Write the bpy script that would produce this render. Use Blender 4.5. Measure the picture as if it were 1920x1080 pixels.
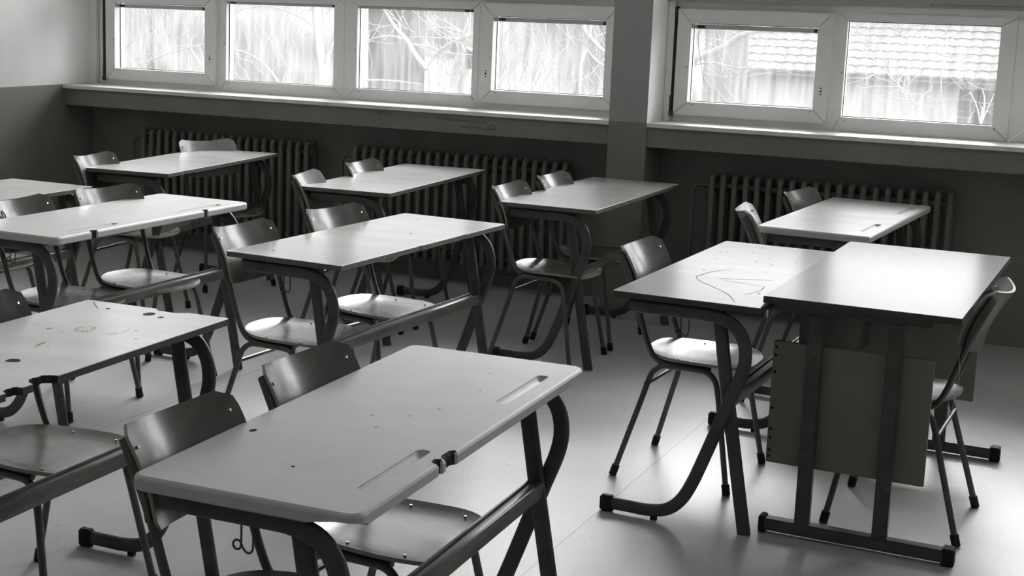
import bpy, bmesh, math, random
from mathutils import Vector, Matrix
random.seed(7)
C = bpy.context.scene.collection
for o in list(bpy.data.objects): bpy.data.objects.remove(o)
R = math.radians

# ------------------------------------------------------------------ camera
CAM_H, YAW, PITCH, ROLL = 1.65992, 0.448726, 0.173090, 0.031984
cam = bpy.data.cameras.new('camera'); cam.sensor_width = 36; cam.lens = 2760.5 * 36 / 1920
cam.shift_x = (960 - 826.5) / 1920; cam.shift_y = (491.4 - 540) / 1920
cam.clip_start = .05; cam.clip_end = 400
co = bpy.data.objects.new('camera', cam); C.objects.link(co); bpy.context.scene.camera = co
fw = Vector((-math.sin(YAW) * math.cos(PITCH), math.cos(YAW) * math.cos(PITCH), -math.sin(PITCH)))
rt = Vector((math.cos(YAW), math.sin(YAW), 0)); up = rt.cross(fw)
rt, up = math.cos(ROLL) * rt + math.sin(ROLL) * up, -math.sin(ROLL) * rt + math.cos(ROLL) * up
co.matrix_world = Matrix(((rt.x, up.x, -fw.x, 0), (rt.y, up.y, -fw.y, 0), (rt.z, up.z, -fw.z, CAM_H), (0, 0, 0, 1)))
# ------------------------------------------------------------------ sky, sun, exposure
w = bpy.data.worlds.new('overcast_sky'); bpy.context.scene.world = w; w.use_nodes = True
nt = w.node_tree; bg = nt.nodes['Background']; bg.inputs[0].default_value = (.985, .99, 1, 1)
tc = nt.nodes.new('ShaderNodeTexCoord'); sp = nt.nodes.new('ShaderNodeSeparateXYZ'); nt.links.new(tc.outputs['Generated'], sp.inputs[0])
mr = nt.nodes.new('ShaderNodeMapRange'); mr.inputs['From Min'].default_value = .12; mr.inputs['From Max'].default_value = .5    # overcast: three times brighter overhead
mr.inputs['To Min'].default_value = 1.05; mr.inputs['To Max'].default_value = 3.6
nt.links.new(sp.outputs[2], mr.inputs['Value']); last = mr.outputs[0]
for axis, f0, f1, t0, t1 in ((1, -.2, .6, .7, 1.6), (0, -.4, .8, .75, 4.3)):      # sky brightened outward and rightward, added to light the left wall
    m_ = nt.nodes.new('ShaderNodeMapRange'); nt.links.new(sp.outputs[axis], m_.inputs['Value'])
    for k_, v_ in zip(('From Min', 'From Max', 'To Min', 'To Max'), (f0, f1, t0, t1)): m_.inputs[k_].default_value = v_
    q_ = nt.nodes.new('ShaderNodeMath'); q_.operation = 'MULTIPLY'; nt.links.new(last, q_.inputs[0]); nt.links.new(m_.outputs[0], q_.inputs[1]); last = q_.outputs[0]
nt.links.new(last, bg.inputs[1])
sun = bpy.data.lights.new('sun', 'SUN'); sun.energy = 4.2; sun.angle = R(20); sun.color = (1, .995, .985)
so = bpy.data.objects.new('sun', sun); C.objects.link(so)
SD = Vector((-.17, .84, .52)).normalized()       # towards the sun
so.rotation_euler = SD.to_track_quat('Z', 'Y').to_euler(); so.location = (0, 20, 15)
FILL_LAMP = 2.2          # watts of each added fill lamp, out of view at the ceiling
vs = bpy.context.scene.view_settings
vs.view_transform = 'Standard'; vs.look = 'None'; vs.exposure = 0; vs.gamma = 1; vs.use_curve_mapping = False

# ------------------------------------------------------------------ materials
def mat(name, col, rough=.5, spec=.5, noise=0, nscale=(8, 8, 8), bump=0, bscale=200, metal=0, coat=0, dark=None, lo=.35, hi=.7, emis=None):
    m = bpy.data.materials.new(name); m.use_nodes = True; nt = m.node_tree; b = nt.nodes['Principled BSDF']
    c = (col[0], col[1], col[2], 1) if not isinstance(col, (int, float)) else ((col, col * .99, col * .975, 1) if col > .3 or name.split('_')[0] in ('pale', 'far', 'house', 'roof', 'desk', 'teacher', 'rough') else (col * 1.03, col * .97, col * .885, 1))
    b.inputs['Base Color'].default_value = c; b.inputs['Roughness'].default_value = rough
    b.inputs['Specular IOR Level'].default_value = spec; b.inputs['Metallic'].default_value = metal
    b.inputs['Coat Weight'].default_value = coat; b.inputs['Coat Roughness'].default_value = .18
    tc = nt.nodes.new('ShaderNodeTexCoord')
    if noise:
        mp = nt.nodes.new('ShaderNodeMapping'); mp.inputs['Scale'].default_value = nscale
        nt.links.new(tc.outputs['Object'], mp.inputs['Vector'])
        n = nt.nodes.new('ShaderNodeTexNoise'); n.inputs['Scale'].default_value = 1; n.inputs['Detail'].default_value = 5; n.inputs['Roughness'].default_value = .62
        nt.links.new(mp.outputs[0], n.inputs['Vector'])
        r = nt.nodes.new('ShaderNodeMapRange'); r.inputs['From Min'].default_value = lo; r.inputs['From Max'].default_value = hi
        nt.links.new(n.outputs['Fac'], r.inputs['Value'])
        mx = nt.nodes.new('ShaderNodeMix'); mx.data_type = 'RGBA'
        d = dark if dark else 1 - noise
        mx.inputs[6].default_value = (c[0] * d, c[1] * d, c[2] * d, 1); mx.inputs[7].default_value = c
        nt.links.new(r.outputs[0], mx.inputs[0]); nt.links.new(mx.outputs[2], b.inputs['Base Color'])
        m['mix'] = mx.name
    if bump:
        n2 = nt.nodes.new('ShaderNodeTexNoise'); n2.inputs['Scale'].default_value = bscale; n2.inputs['Detail'].default_value = 3
        nt.links.new(tc.outputs['Object'], n2.inputs['Vector'])
        bp = nt.nodes.new('ShaderNodeBump'); bp.inputs['Strength'].default_value = bump; bp.inputs['Distance'].default_value = .002
        nt.links.new(n2.outputs['Fac'], bp.inputs['Height']); nt.links.new(bp.outputs[0], b.inputs['Normal'])
    return m
M = dict(
    laminate=mat('worn_laminate', .47, .20, .35, .12, (3, 9, 3), .05, 260),
    plastic=mat('moulded_top', .56, .40, .5, .10, (7, 7, 7), .08, 180),
    teacher=mat('teacher_laminate', .16, .20, .15, .05, (9, 3, 3), .05, 260),
    edge=mat('chipboard_edge', .17, .6, .4, .5, (90, 90, 60)),
    edge_dark=mat('dark_edge_band', .07, .5, .4, .3, (60, 60, 30)),
    mark=mat('ink_mark', .02, .7, .2), paleMark=mat('pale_scuff', .7, .6, .3), softmark=mat('faint_stain', .30, .5, .3),
    steel=mat('painted_steel', .09, .42, .45, .35, (14, 14, 14), 0),
    tube=mat('chair_tube', .11, .36, .5, .3, (14, 14, 14), 0),
    bar=mat('worn_crossbar', .13, .35, .5, .55, (30, 8, 30)),
    rubber=mat('black_rubber', .018, .7, .3),
    wood=mat('dark_varnished_plywood', .12, .30, .5, .35, (30, 4, 5), .03, 120, coat=.35),
    wood_pale=mat('pale_varnished_plywood', .34, .33, .5, .25, (4, 30, 4), .03, 120, coat=.3),
    seatw=mat('worn_seat_plywood', .20, .27, .5, .45, (6, 16, 6), .12, 60, coat=.15),
    plyedge=mat('plywood_edge', .30, .5, .4), screw=mat('steel_screw', .75, .25, .5, metal=1),
    panel=mat('grey_panel', .20, .55, .4, .12, (5, 5, 5)), panel2=mat('modesty_panel', .11, .28, .5, .3, (3, 3, 40)),
    white=mat('white_wall_paint', .88, .65, .3, .10, (2, 2, 2), .25, 30),
    pillar=mat('pillar_shade_grey', .40, .65, .3, .08, (3, 3, 3), .25, 30),  # pillar white greyed down, shade of its front put into the colour
    frame=mat('white_window_paint', .88, .38, .5, .06, (6, 6, 6)),
    gasket=mat('dark_gap_seal', .03, .7, .3), blind=mat('grey_vent_strip', .5, .5, .4),
    sill=mat('worn_sill', .82, .35, .5, .25, (9, 22, 9), lo=.3, hi=.5),
    ceil=mat('ceiling_paint', .85, .8, .2),
    radiator=mat('radiator_enamel', .17, .5, .4, .2, (9, 9, 9)),
    chip=mat('broken_dark_core', .05, .8, .2, .4, (90, 90, 90)), gray=mat('bracket_grey', .2, .5, .4), diffuser=mat('opal_diffuser', .8, .5, .3),
)
def mat_dado():
    m = mat('glossy_dado_paint', .25, .38, .45, .18, (3, 3, 3), .5, 12)
    return m
M['dado'] = mat_dado()
def mat_floor():
    m = mat('linoleum', .54, .40, .5, .22, (1.3, 1.3, 1.3), .35, 90, lo=.3, hi=.75)
    nt = m.node_tree; b = nt.nodes['Principled BSDF']; mx = nt.nodes[m['mix']]
    tc = nt.nodes.new('ShaderNodeTexCoord'); sp = nt.nodes.new('ShaderNodeSeparateXYZ'); nt.links.new(tc.outputs['Object'], sp.inputs[0])
    # welded seams every 2 m along the room, speckle, scuffs
    a = nt.nodes.new('ShaderNodeMath'); a.operation = 'ADD'; a.inputs[1].default_value = 1.553 + 20
    nt.links.new(sp.outputs[0], a.inputs[0])
    f = nt.nodes.new('ShaderNodeMath'); f.operation = 'PINGPONG'; f.inputs[1].default_value = 1.0; nt.links.new(a.outputs[0], f.inputs[0])
    g = nt.nodes.new('ShaderNodeMath'); g.operation = 'LESS_THAN'; g.inputs[1].default_value = .0022; nt.links.new(f.outputs[0], g.inputs[0])
    n = nt.nodes.new('ShaderNodeTexNoise'); n.inputs['Scale'].default_value = 330; n.inputs['Detail'].default_value = 2; nt.links.new(tc.outputs['Object'], n.inputs['Vector'])
    mr = nt.nodes.new('ShaderNodeMapRange'); mr.inputs['From Min'].default_value = .3; mr.inputs['From Max'].default_value = .7; mr.inputs['To Min'].default_value = .66; mr.inputs['To Max'].default_value = 1.22
    nt.links.new(n.outputs['Fac'], mr.inputs['Value'])
    v = nt.nodes.new('ShaderNodeTexNoise'); v.inputs['Scale'].default_value = 34; v.inputs['Detail'].default_value = 1; nt.links.new(tc.outputs['Object'], v.inputs['Vector'])
    sc = nt.nodes.new('ShaderNodeMapRange'); sc.inputs['From Min'].default_value = .245; sc.inputs['From Max'].default_value = .275; sc.inputs['To Min'].default_value = .72; sc.inputs['To Max'].default_value = 1
    nt.links.new(v.outputs['Fac'], sc.inputs['Value'])
    m1 = nt.nodes.new('ShaderNodeMath'); m1.operation = 'MULTIPLY'; nt.links.new(mr.outputs[0], m1.inputs[0]); nt.links.new(sc.outputs[0], m1.inputs[1])
    s2 = nt.nodes.new('ShaderNodeMath'); s2.operation = 'MULTIPLY_ADD'; s2.inputs[1].default_value = -.6; s2.inputs[2].default_value = 1; nt.links.new(g.outputs[0], s2.inputs[0])
    m2 = nt.nodes.new('ShaderNodeMath'); m2.operation = 'MULTIPLY'; nt.links.new(m1.outputs[0], m2.inputs[0]); nt.links.new(s2.outputs[0], m2.inputs[1])
    vm = nt.nodes.new('ShaderNodeVectorMath'); vm.operation = 'SCALE'; nt.links.new(mx.outputs[2], vm.inputs[0]); nt.links.new(m2.outputs[0], vm.inputs['Scale'])
    nt.links.new(vm.outputs[0], b.inputs['Base Color'])
    return m
M['floor'] = mat_floor()
def mat_glass():
    m = bpy.data.materials.new('dusty_window_glass'); m.use_nodes = True; nt = m.node_tree; nt.nodes.clear()
    o = nt.nodes.new('ShaderNodeOutputMaterial'); t = nt.nodes.new('ShaderNodeBsdfTransparent'); t.inputs[0].default_value = (.96, .96, .96, 1)
    g = nt.nodes.new('ShaderNodeBsdfGlossy'); g.inputs['Roughness'].default_value = .02
    tr = nt.nodes.new('ShaderNodeBsdfTranslucent'); tr.inputs[0].default_value = (.8, .8, .8, 1)
    fr = nt.nodes.new('ShaderNodeFresnel'); fr.inputs[0].default_value = 1.3
    m1 = nt.nodes.new('ShaderNodeMixShader'); nt.links.new(fr.outputs[0], m1.inputs[0]); nt.links.new(t.outputs[0], m1.inputs[1]); nt.links.new(g.outputs[0], m1.inputs[2])
    tc = nt.nodes.new('ShaderNodeTexCoord'); mp = nt.nodes.new('ShaderNodeMapping'); mp.inputs['Scale'].default_value = (38, 38, 4)
    nt.links.new(tc.outputs['Object'], mp.inputs[0]); n = nt.nodes.new('ShaderNodeTexNoise'); n.inputs['Scale'].default_value = 1; n.inputs['Detail'].default_value = 4
    nt.links.new(mp.outputs[0], n.inputs['Vector'])
    mr = nt.nodes.new('ShaderNodeMapRange'); mr.inputs['From Min'].default_value = .35; mr.inputs['From Max'].default_value = .7; mr.inputs['To Min'].default_value = .03; mr.inputs['To Max'].default_value = .09
    nt.links.new(n.outputs['Fac'], mr.inputs['Value'])
    m2 = nt.nodes.new('ShaderNodeMixShader'); nt.links.new(mr.outputs[0], m2.inputs[0]); nt.links.new(m1.outputs[0], m2.inputs[1]); nt.links.new(tr.outputs[0], m2.inputs[2])
    nt.links.new(m2.outputs[0], o.inputs[0]); return m
M['glass'] = mat_glass()
# outdoors
M['snow'] = mat('pale_ground', 0.184, .9, .1, .06, (.15, .15, .15))
M['hedge'] = mat('pale_thicket', 0.300, .9, .1, .14, (1.6, 1.6, .8), lo=.35, hi=.62)
M['hedge_far'] = mat('far_thicket', 0.265, .9, .1, .22, (1.2, 1.2, .5), lo=.35, hi=.62)
M['twig'] = mat('pale_twig', 0.283, .9, .1, .08, (3, 3, 3))
M['bark'] = mat('pale_bark', 0.276, .8, .2, .25, (8, 8, 4), lo=.28, hi=.36)
M['bark_dark'] = mat('rough_bark_patch', .25, .9, .1, .6, (30, 30, 30))
M['house_wall'] = mat('house_render', 0.360, .9, .1, .04, (1, 1, .3)); M['soffit'] = mat('house_eave', 0.283, .9, .1)
M['tile'] = mat('roof_tile', 0.151, .8, .2, .06, (2, 2, 2)); M['dark_glass'] = mat('dark_house_window', .04, .6, .3, .6, (60, 60, 60))

# ------------------------------------------------------------------ helpers
def link(name, me, mats, parent=None, loc=None, rot=None):
    for m in (mats if isinstance(mats, (list, tuple)) else [mats]): me.materials.append(m)
    o = bpy.data.objects.new(name, me); C.objects.link(o)
    if parent: o.parent = parent
    if loc: o.location = loc
    if rot: o.rotation_euler = rot
    return o
def finish(name, bm, mats, parent=None, smooth=False, loc=None, rot=None):
    bmesh.ops.recalc_face_normals(bm, faces=bm.faces)
    me = bpy.data.meshes.new(name); bm.to_mesh(me); bm.free()
    if smooth:
        for p in me.polygons: p.use_smooth = True
        try: me.set_sharp_from_angle(angle=R(38))
        except Exception: pass
    return link(name, me, mats, parent, loc, rot)
def box(bm, x0, x1, y0, y1, z0, z1, mi=0, bev=0):
    vs_ = [bm.verts.new((x, y, z)) for x in (x0, x1) for y in (y0, y1) for z in (z0, z1)]
    fs = [(0, 1, 3, 2), (4, 6, 7, 5), (0, 4, 5, 1), (2, 3, 7, 6), (0, 2, 6, 4), (1, 5, 7, 3)]
    F = [bm.faces.new([vs_[i] for i in f]) for f in fs]
    for f in F: f.material_index = mi
    if bev: bmesh.ops.bevel(bm, geom=list({e for f in F for e in f.edges}), offset=bev, segments=2, affect='EDGES')
def circle(r, n=10): return [(r * math.cos(2 * math.pi * i / n), r * math.sin(2 * math.pi * i / n)) for i in range(n)]
def rrect(w_, h_, r, n=3):
    out = []
    for cx, cy, a0 in ((w_ / 2 - r, h_ / 2 - r, 0), (-w_ / 2 + r, h_ / 2 - r, 90), (-w_ / 2 + r, -h_ / 2 + r, 180), (w_ / 2 - r, -h_ / 2 + r, 270)):
        for i in range(n + 1):
            a = R(a0 + 90 * i / n); out.append((cx + r * math.cos(a), cy + r * math.sin(a)))
    return out
def crom(pts, k=6):
    P = [Vector(p) for p in pts]; P = [P[0] * 2 - P[1]] + P + [P[-1] * 2 - P[-2]]; out = []
    for i in range(1, len(P) - 2):
        a, b, c, d = P[i - 1:i + 3]
        for j in range(k):
            t = j / k
            out.append(.5 * ((2 * b) + (c - a) * t + (2 * a - 5 * b + 4 * c - d) * t * t + (3 * b - a - 3 * c + d) * t ** 3))
    out.append(P[-2]); return out
def sweep(bm, pts, sec, nrm=None, radii=None, cap=True, mi=0):
    """sweep a 2-D section along a 3-D line; nrm fixes the section's second axis"""
    P = [Vector(p) for p in pts]; rings = []; prev = None
    for i, p in enumerate(P):
        t = (P[min(i + 1, len(P) - 1)] - P[max(i - 1, 0)]).normalized()
        if nrm is not None: a = Vector(nrm)
        elif prev is None: a = Vector((0, 0, 1)) if abs(t.z) < .9 else Vector((0, 1, 0))
        else: a = prev
        a = (a - t * a.dot(t)).normalized(); prev = a; b = t.cross(a); s = radii[i] if radii else 1
        rings.append([bm.verts.new(p + b * (u * s) + a * (v * s)) for u, v in sec])
    n = len(sec)
    for r0, r1 in zip(rings, rings[1:]):
        for i in range(n):
            f = bm.faces.new((r0[i], r0[(i + 1) % n], r1[(i + 1) % n], r1[i])); f.material_index = mi
    if cap:
        for r_ in (rings[0], rings[-1]):
            f = bm.faces.new(r_); f.material_index = mi
def profile_prism(bm, out, prof, mi_top=0, mi_side=1, side_from=2):
    """outline (counter-clockwise) stacked by (inset, z) rings, capped both ends"""
    n = len(out); rings = []
    nr = []
    for i in range(n):
        a, b, c = Vector(out[i - 1]), Vector(out[i]), Vector(out[(i + 1) % n])
        e1 = (b - a).normalized() if (b - a).length > 1e-7 else Vector((1, 0)); e2 = (c - b).normalized() if (c - b).length > 1e-7 else e1
        m_ = Vector((-(e1.y + e2.y), e1.x + e2.x)); l = m_.length
        m_ = m_ / l if l > 1e-6 else Vector((-e1.y, e1.x)); k = max(.5, m_.dot(Vector((-e1.y, e1.x)))); nr.append(m_ / k)
    for ins, z in prof: rings.append([bm.verts.new((out[i][0] + nr[i].x * ins, out[i][1] + nr[i].y * ins, z)) for i in range(n)])
    for j, (r0, r1) in enumerate(zip(rings, rings[1:])):
        for i in range(n):
            f = bm.faces.new((r0[i], r0[(i + 1) % n], r1[(i + 1) % n], r1[i])); f.material_index = mi_side if j + 1 >= side_from else mi_top
    f = bm.faces.new(rings[0]); f.material_index = mi_top
    f = bm.faces.new(rings[-1]); f.material_index = mi_side
def empty(name, loc, rz=0):
    o = bpy.data.objects.new(name, None); C.objects.link(o); o.location = loc; o.rotation_euler = (0, 0, rz); o.empty_display_size = .1; return o
def tag(o, label=None, cat=None, group=None, kind=None):
    if label: o['label'] = label
    if cat: o['category'] = cat
    if group: o['group'] = group
    if kind: o['kind'] = kind
    return o
def copy_tree(o, parent=None):
    c = o.copy(); C.objects.link(c); c.parent = parent
    for ch in list(o.children): copy_tree(ch, c)
    return c
def boolean(o, cutters):
    for c in cutters:
        md = o.modifiers.new('b', 'BOOLEAN'); md.operation = 'DIFFERENCE'; md.object = c; md.solver = 'EXACT'
    bpy.context.view_layer.update()
    me = bpy.data.meshes.new_from_object(o.evaluated_get(bpy.context.evaluated_depsgraph_get()))
    o.modifiers.clear(); o.data = me
    for c in cutters: bpy.data.objects.remove(c)

# ------------------------------------------------------------------ the room
XL, XR, YB, CE = -6.556, 1.55, -1.6, 3.50
YS, YW = 7.75, 8.05          # front of sill and pillars, wall behind the radiators
ZS, ZA = 1.057, .925
def struct(name, bm, mats, parent=None, smooth=False):
    o = finish(name, bm, mats, parent, smooth)
    if parent is None: o['kind'] = 'structure'
    return o
bm = bmesh.new(); box(bm, XL - .3, XR + .3, YB - .3, 8.4, -.2, 0); struct('floor', bm, M['floor'])
bm = bmesh.new(); box(bm, XL - .3, XR + .3, YB - .3, 8.4, CE, CE + .2); struct('ceiling', bm, M['ceil'])
bm = bmesh.new(); box(bm, XL - .25, XL, YB - .2, 8.4, 0, ZS + .003, 1); box(bm, XL - .25, XL, YB - .2, 8.4, ZS + .003, CE, 0); struct('wall_left', bm, [M['white'], M['dado']])
bm = bmesh.new(); box(bm, XR, XR + .25, YB - .2, 8.4, 0, ZS, 1); box(bm, XR, XR + .25, YB - .2, 8.4, ZS, CE, 0); struct('wall_right', bm, [M['white'], M['dado']])
bm = bmesh.new(); box(bm, XL, XR, YB - .25, YB, 0, ZS, 1); box(bm, XL, XR, YB - .25, YB, ZS, CE, 0); struct('wall_back', bm, [M['white'], M['dado']])
bm = bmesh.new()
box(bm, XL, XR, YW, 8.3, 0, ZA, 1)                              # recessed wall behind radiators
box(bm, XL, XR, YS + .012, 8.3, ZA, ZS - .022, 1)               # apron beam under the sill
PX = [(-2.728, -2.508), (1.33, XR)]
for x0, x1 in PX:
    box(bm, x0, x1, YS, 8.3, ZS, CE, 2); box(bm, x0, x1, YS, 8.3, 0, ZS, 1)
    bm.faces.ensure_lookup_table()
    for f in bm.faces[-12:-6]:                                   # light and shade put into the colour: white lit reveals, greyed shaded front
        if abs(f.calc_center_median().y - YS) > .01: f.material_index = 0
TZ0, TZ1, UZ1 = 1.722, 1.84, 3.38
box(bm, XL, XR, 8.0, 8.3, TZ0, TZ1, 2); box(bm, XL, XR, 8.0, 8.3, UZ1, CE, 0)
struct('wall_window', bm, [M['white'], M['dado'], M['pillar']])
# peeling bright paint line where the lintel meets the frame
BAYS = [(XL, -2.728), (-2.508, 1.33)]
for k, (x0, x1) in enumerate(BAYS):
    bm = bmesh.new(); n = 46; top = []; 
    for i in range(n):
        xa = x0 + (x1 - x0) * i / n; xb = x0 + (x1 - x0) * (i + 1) / n
        j = random.uniform(-.002, .002); box(bm, xa, xb, YS - .006 + (j if random.random() < .25 else 0), 8.12, ZS - .022, ZS)
    o = struct('trim_%d' % (k + 1), bm, M['sill'])
    # reveal returns: light posts beside the frames
bm = bmesh.new()
box(bm, -6.556, -6.50, 8.02, 8.2, ZS, TZ0); box(bm, -6.500, -6.452, 8.05, 8.2, ZS, TZ0, 0, .008)
box(bm, -2.508, -2.47, 8.02, 8.2, ZS, TZ0, 0, .004)
struct('trim_3', bm, M['frame'])
bm = bmesh.new()
for x0, x1 in ((XL, -2.728), (-2.508, 1.33)): box(bm, x0, x1, YW - .012, YW, 0, .07)
struct('baseboard_window', bm, M['dado'])
bm = bmesh.new(); box(bm, XL, XL + .012, YB, YW, 0, .07); struct('baseboard_left', bm, M['dado'])

# ---- fill lamps added at the unseen ceiling to brighten the room
fill_proto = None
for yy in (.6, 3.0, 5.4):
    for xx in (-4.9, -2.4, .1):
        if fill_proto is None:
            t = empty('fill_lamp', (xx, yy, CE)); bm = bmesh.new(); box(bm, -.62, .62, -.16, .16, -.07, -.001, 0, .006); finish('housing', bm, M['frame'], t)
            bm = bmesh.new(); box(bm, -.60, .60, -.145, .145, -.085, -.071, 0, .004); finish('diffuser', bm, M['diffuser'], t); fill_proto = t
            l = bpy.data.lights.new('fill_light', 'AREA'); l.shape = 'RECTANGLE'; l.size = 1.2; l.size_y = .29; l.energy = FILL_LAMP; l.color = (1, .99, .97)
            lo_ = bpy.data.objects.new('fill_light', l); C.objects.link(lo_); lo_.parent = t; lo_.location = (0, 0, -.095)
        else: t = copy_tree(fill_proto); t.location = (xx, yy, CE)
        tag(t, 'added unseen ceiling fill lamp, %s row from the windows, %s of its row' % ({.6: 'third', 3.0: 'second', 5.4: 'nearest'}[yy], {-4.9: 'left', -2.4: 'middle', .1: 'right'}[xx]), 'lamp', 'added fill lamps')

# ---- windows
def mitred(bm, x0, x1, z0, z1, wl, wr, wt, wb, y0, y1, gap=.0011, bev=.003):
    """four mitred members; (x,z) outer rectangle, member widths"""
    g = gap
    quads = [[(x0, z0 + g), (x0 + wl, z0 + wb + g), (x0 + wl, z1 - wt - g), (x0, z1 - g)],
             [(x1, z1 - g), (x1 - wr, z1 - wt - g), (x1 - wr, z0 + wb + g), (x1, z0 + g)],
             [(x0 + g, z0), (x1 - g, z0), (x1 - wr - g, z0 + wb), (x0 + wl + g, z0 + wb)],
             [(x0 + g, z1), (x0 + wl + g, z1 - wt), (x1 - wr - g, z1 - wt), (x1 - g, z1)]]
    for q in quads:
        a = [bm.verts.new((x, y0, z)) for x, z in q]; b = [bm.verts.new((x, y1, z)) for x, z in q]
        F = [bm.faces.new(a), bm.faces.new(b)] + [bm.faces.new((a[i], a[(i + 1) % 4], b[(i + 1) % 4], b[i])) for i in range(4)]
        if bev: bmesh.ops.bevel(bm, geom=list(F[0].edges), offset=bev, segments=2, affect='EDGES')
def holes(parent, x, z, y, mat_=None):
    for dz, r in ((.017, .0042), (0, .006), (-.017, .0042)):
        b = bmesh.new(); sweep(b, [(x, y + .002, z + dz), (x, y - .0006, z + dz)], circle(r, 12)); finish('handle_hole', b, M['gasket'], parent)
def pane(parent, x0, x1, z0, z1, y):
    b = bmesh.new(); box(b, x0 - .012, x1 + .012, y, y + .004, z0 - .012, z1 + .012); finish('glass_pane', b, M['glass'], parent)
    b = bmesh.new()                                            # dark sealing line round the glass
    s = .0035
    for a in ((x0, x0 + s, z0, z1), (x1 - s, x1, z0, z1), (x0, x1, z0, z0 + s), (x0, x1, z1 - s, z1)): box(b, a[0], a[1], y - .004, y, a[2], a[3])
    finish('glazing_seal', b, M['gasket'], parent)
def screws(parent, pts, y):
    b = bmesh.new()
    for x, z in pts: sweep(b, [(x, y + .001, z), (x, y - .001, z)], circle(.0035, 8))
    finish('screw', b, M['gasket'], parent)
def window(n, x0, x1, mull, sash_side, sash_open, sash, fixed, clips):
    t = empty('window_%d' % n, ((x0 + x1) / 2, 8.1, ZS)); t['kind'] = 'structure'
    P = Vector(t.location)
    def put(*objs): pass
    root = t
    # everything in world coordinates: parent inverse keeps it in place
    b = bmesh.new(); YF = 8.055
    z0, z1 = ZS, TZ0
    # fixed outer frame: jambs, head, bottom, mullion
    fx0, fx1, fz0, fz1 = fixed; ox0, ox1, oz0, oz1 = sash
    box(b, x0, x1, YF, 8.14, z1 - .035, z1, 0, .002); 
    if sash_side == 'L':
        box(b, x0, ox0 + .014, YF, 8.14, z0, z1 - .035); box(b, ox1 - .014, fx0 - .045, YF, 8.14, z0, z1 - .035)
    else:
        box(b, ox1 - .014, x1, YF, 8.14, z0, z1 - .035); box(b, fx1 + .045, ox0 + .014, YF, 8.14, z0, z1 - .035)
    box(b, ox0 + .014, ox1 - .014, YF, 8.14, z0, oz0 + .014); box(b, ox0 + .014, ox1 - .014, YF, 8.14, oz1 - .014, z1 - .035)
    finish('frame', b, M['frame'], t)
    b = bmesh.new()
    fl = x0 if sash_side == 'R' else fx0 - .045; frr = x1 if sash_side == 'L' else fx1 + .045
    mitred(b, fl, frr, z0, z1 - .035, fx0 - fl, frr - fx1, z1 - .035 - fz1, fz0 - z0, YF - .002, 8.14)
    finish('fixed_frame', b, M['frame'], t)
    b = bmesh.new(); sx0, sx1, sz0, sz1 = sash_open; YSH = 8.03
    mitred(b, ox0, ox1, oz0, oz1, sx0 - ox0, ox1 - sx1, oz1 - sz1, sz0 - oz0, YSH, 8.13)
    s = finish('sash', b, M['frame'], t)
    hx = (sx1 + ox1) / 2 + .0 if sash_side == 'L' else (ox0 + sx0) / 2
    holes(s, hx, 1.265, YSH)
    screws(s, [(sx0 - .012, 1.36), (sx1 - .01, sz0 - .012), (sx0 + .03, sz0 - .012)], YSH); screws(t, [(fx0 - .013, 1.37), (fx1 + .01, fz0 - .015), (fx0 + .02, fz0 - .02)], YF - .002)
    pane(s, sx0, sx1, sz0, sz1, 8.095); pane(t, fx0, fx1, fz0, fz1, 8.095)
    b = bmesh.new(); box(b, sx0, sx1, 8.045, 8.07, sz1 - .030, sz1 - .006, 0, .002); finish('vent_strip', b, M['blind'], s)
    if clips:
        b = bmesh.new(); box(b, fx0, fx1, 8.065, 8.08, fz1 - .016, fz1 - .002, 0, .001); finish('vent_strip', b, M['blind'], t)
    b = bmesh.new(); box(b, sx0 + .035, sx0 + .075, 8.038, 8.046, sz1 - .024, sz1 - .012); box(b, sx1 - .02, sx1 - .008, 8.038, 8.046, sz1 - .03, sz1 - .012); finish('clip', b, M['gasket'], s)
    if clips:
        cx = fx1 - .06 if sash_side == 'R' else fx0 + .03
        b = bmesh.new(); box(b, cx, cx + .036, 8.058, 8.066, fz1 - .014, fz1 - .004); box(b, fx1 - .015, fx1 - .003, 8.056, 8.066, fz1 - .016, fz1 - .002); finish('clip', b, M['gasket'], t)
    return t
def unparent_fix(t):
    for ch in t.children: ch.matrix_parent_inverse = Matrix.Translation(-Vector(t.location))
SZ = (1.092, 1.680); OZ = (1.168, 1.603); FZ = (1.13, 1.637)
w1 = window(1, -6.452, -4.589, 0, 'L', (-6.352, -5.624, *OZ), (-6.428, -5.540, *SZ), (-5.472, -4.668, *FZ), True)
w2 = window(2, -4.589, -2.74, 0, 'R', (-3.575, -2.872, *OZ), (-3.648, -2.790, *SZ), (-4.502, -3.714, *FZ), True)
w3 = window(3, -2.47, -.681, 0, 'L', (-2.374, -1.677, *OZ), (-2.452, -1.601, *SZ), (-1.528, -.761, FZ[0] + .004, FZ[1] + .004), False)
w4 = window(4, -.681, 1.32, 0, 'R', (.45, 1.15, *OZ), (.37, 1.23, *SZ), (-.60, .29, *FZ), False)
for t in (w1, w2, w3, w4): unparent_fix(t)
# dark strips filling the hinge gaps beside the opening sashes
for t, gx, gw in ((w1, -6.452, .022), (w3, -2.484, .032)):
    b = bmesh.new(); box(b, gx, gx + gw, 8.034, 8.056, 1.095, 1.69); o = finish('sash_gap', b, M['gasket'], t); o.matrix_parent_inverse = Matrix.Translation(-Vector(t.location))
    b = bmesh.new(); box(b, gx - .002, gx + gw + .004, 8.022, 8.04, 1.085, 1.115, 0, .003); sweep(b, [(gx + gw * .5, 8.026, 1.115), (gx + gw * .5, 8.026, 1.20)], circle(.006, 8)); box(b, gx, gx + gw, 8.026, 8.04, 1.64, 1.68, 0, .003)
    o = finish('hinge', b, M['edge_dark'], t); o.matrix_parent_inverse = Matrix.Translation(-Vector(t.location))
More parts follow.
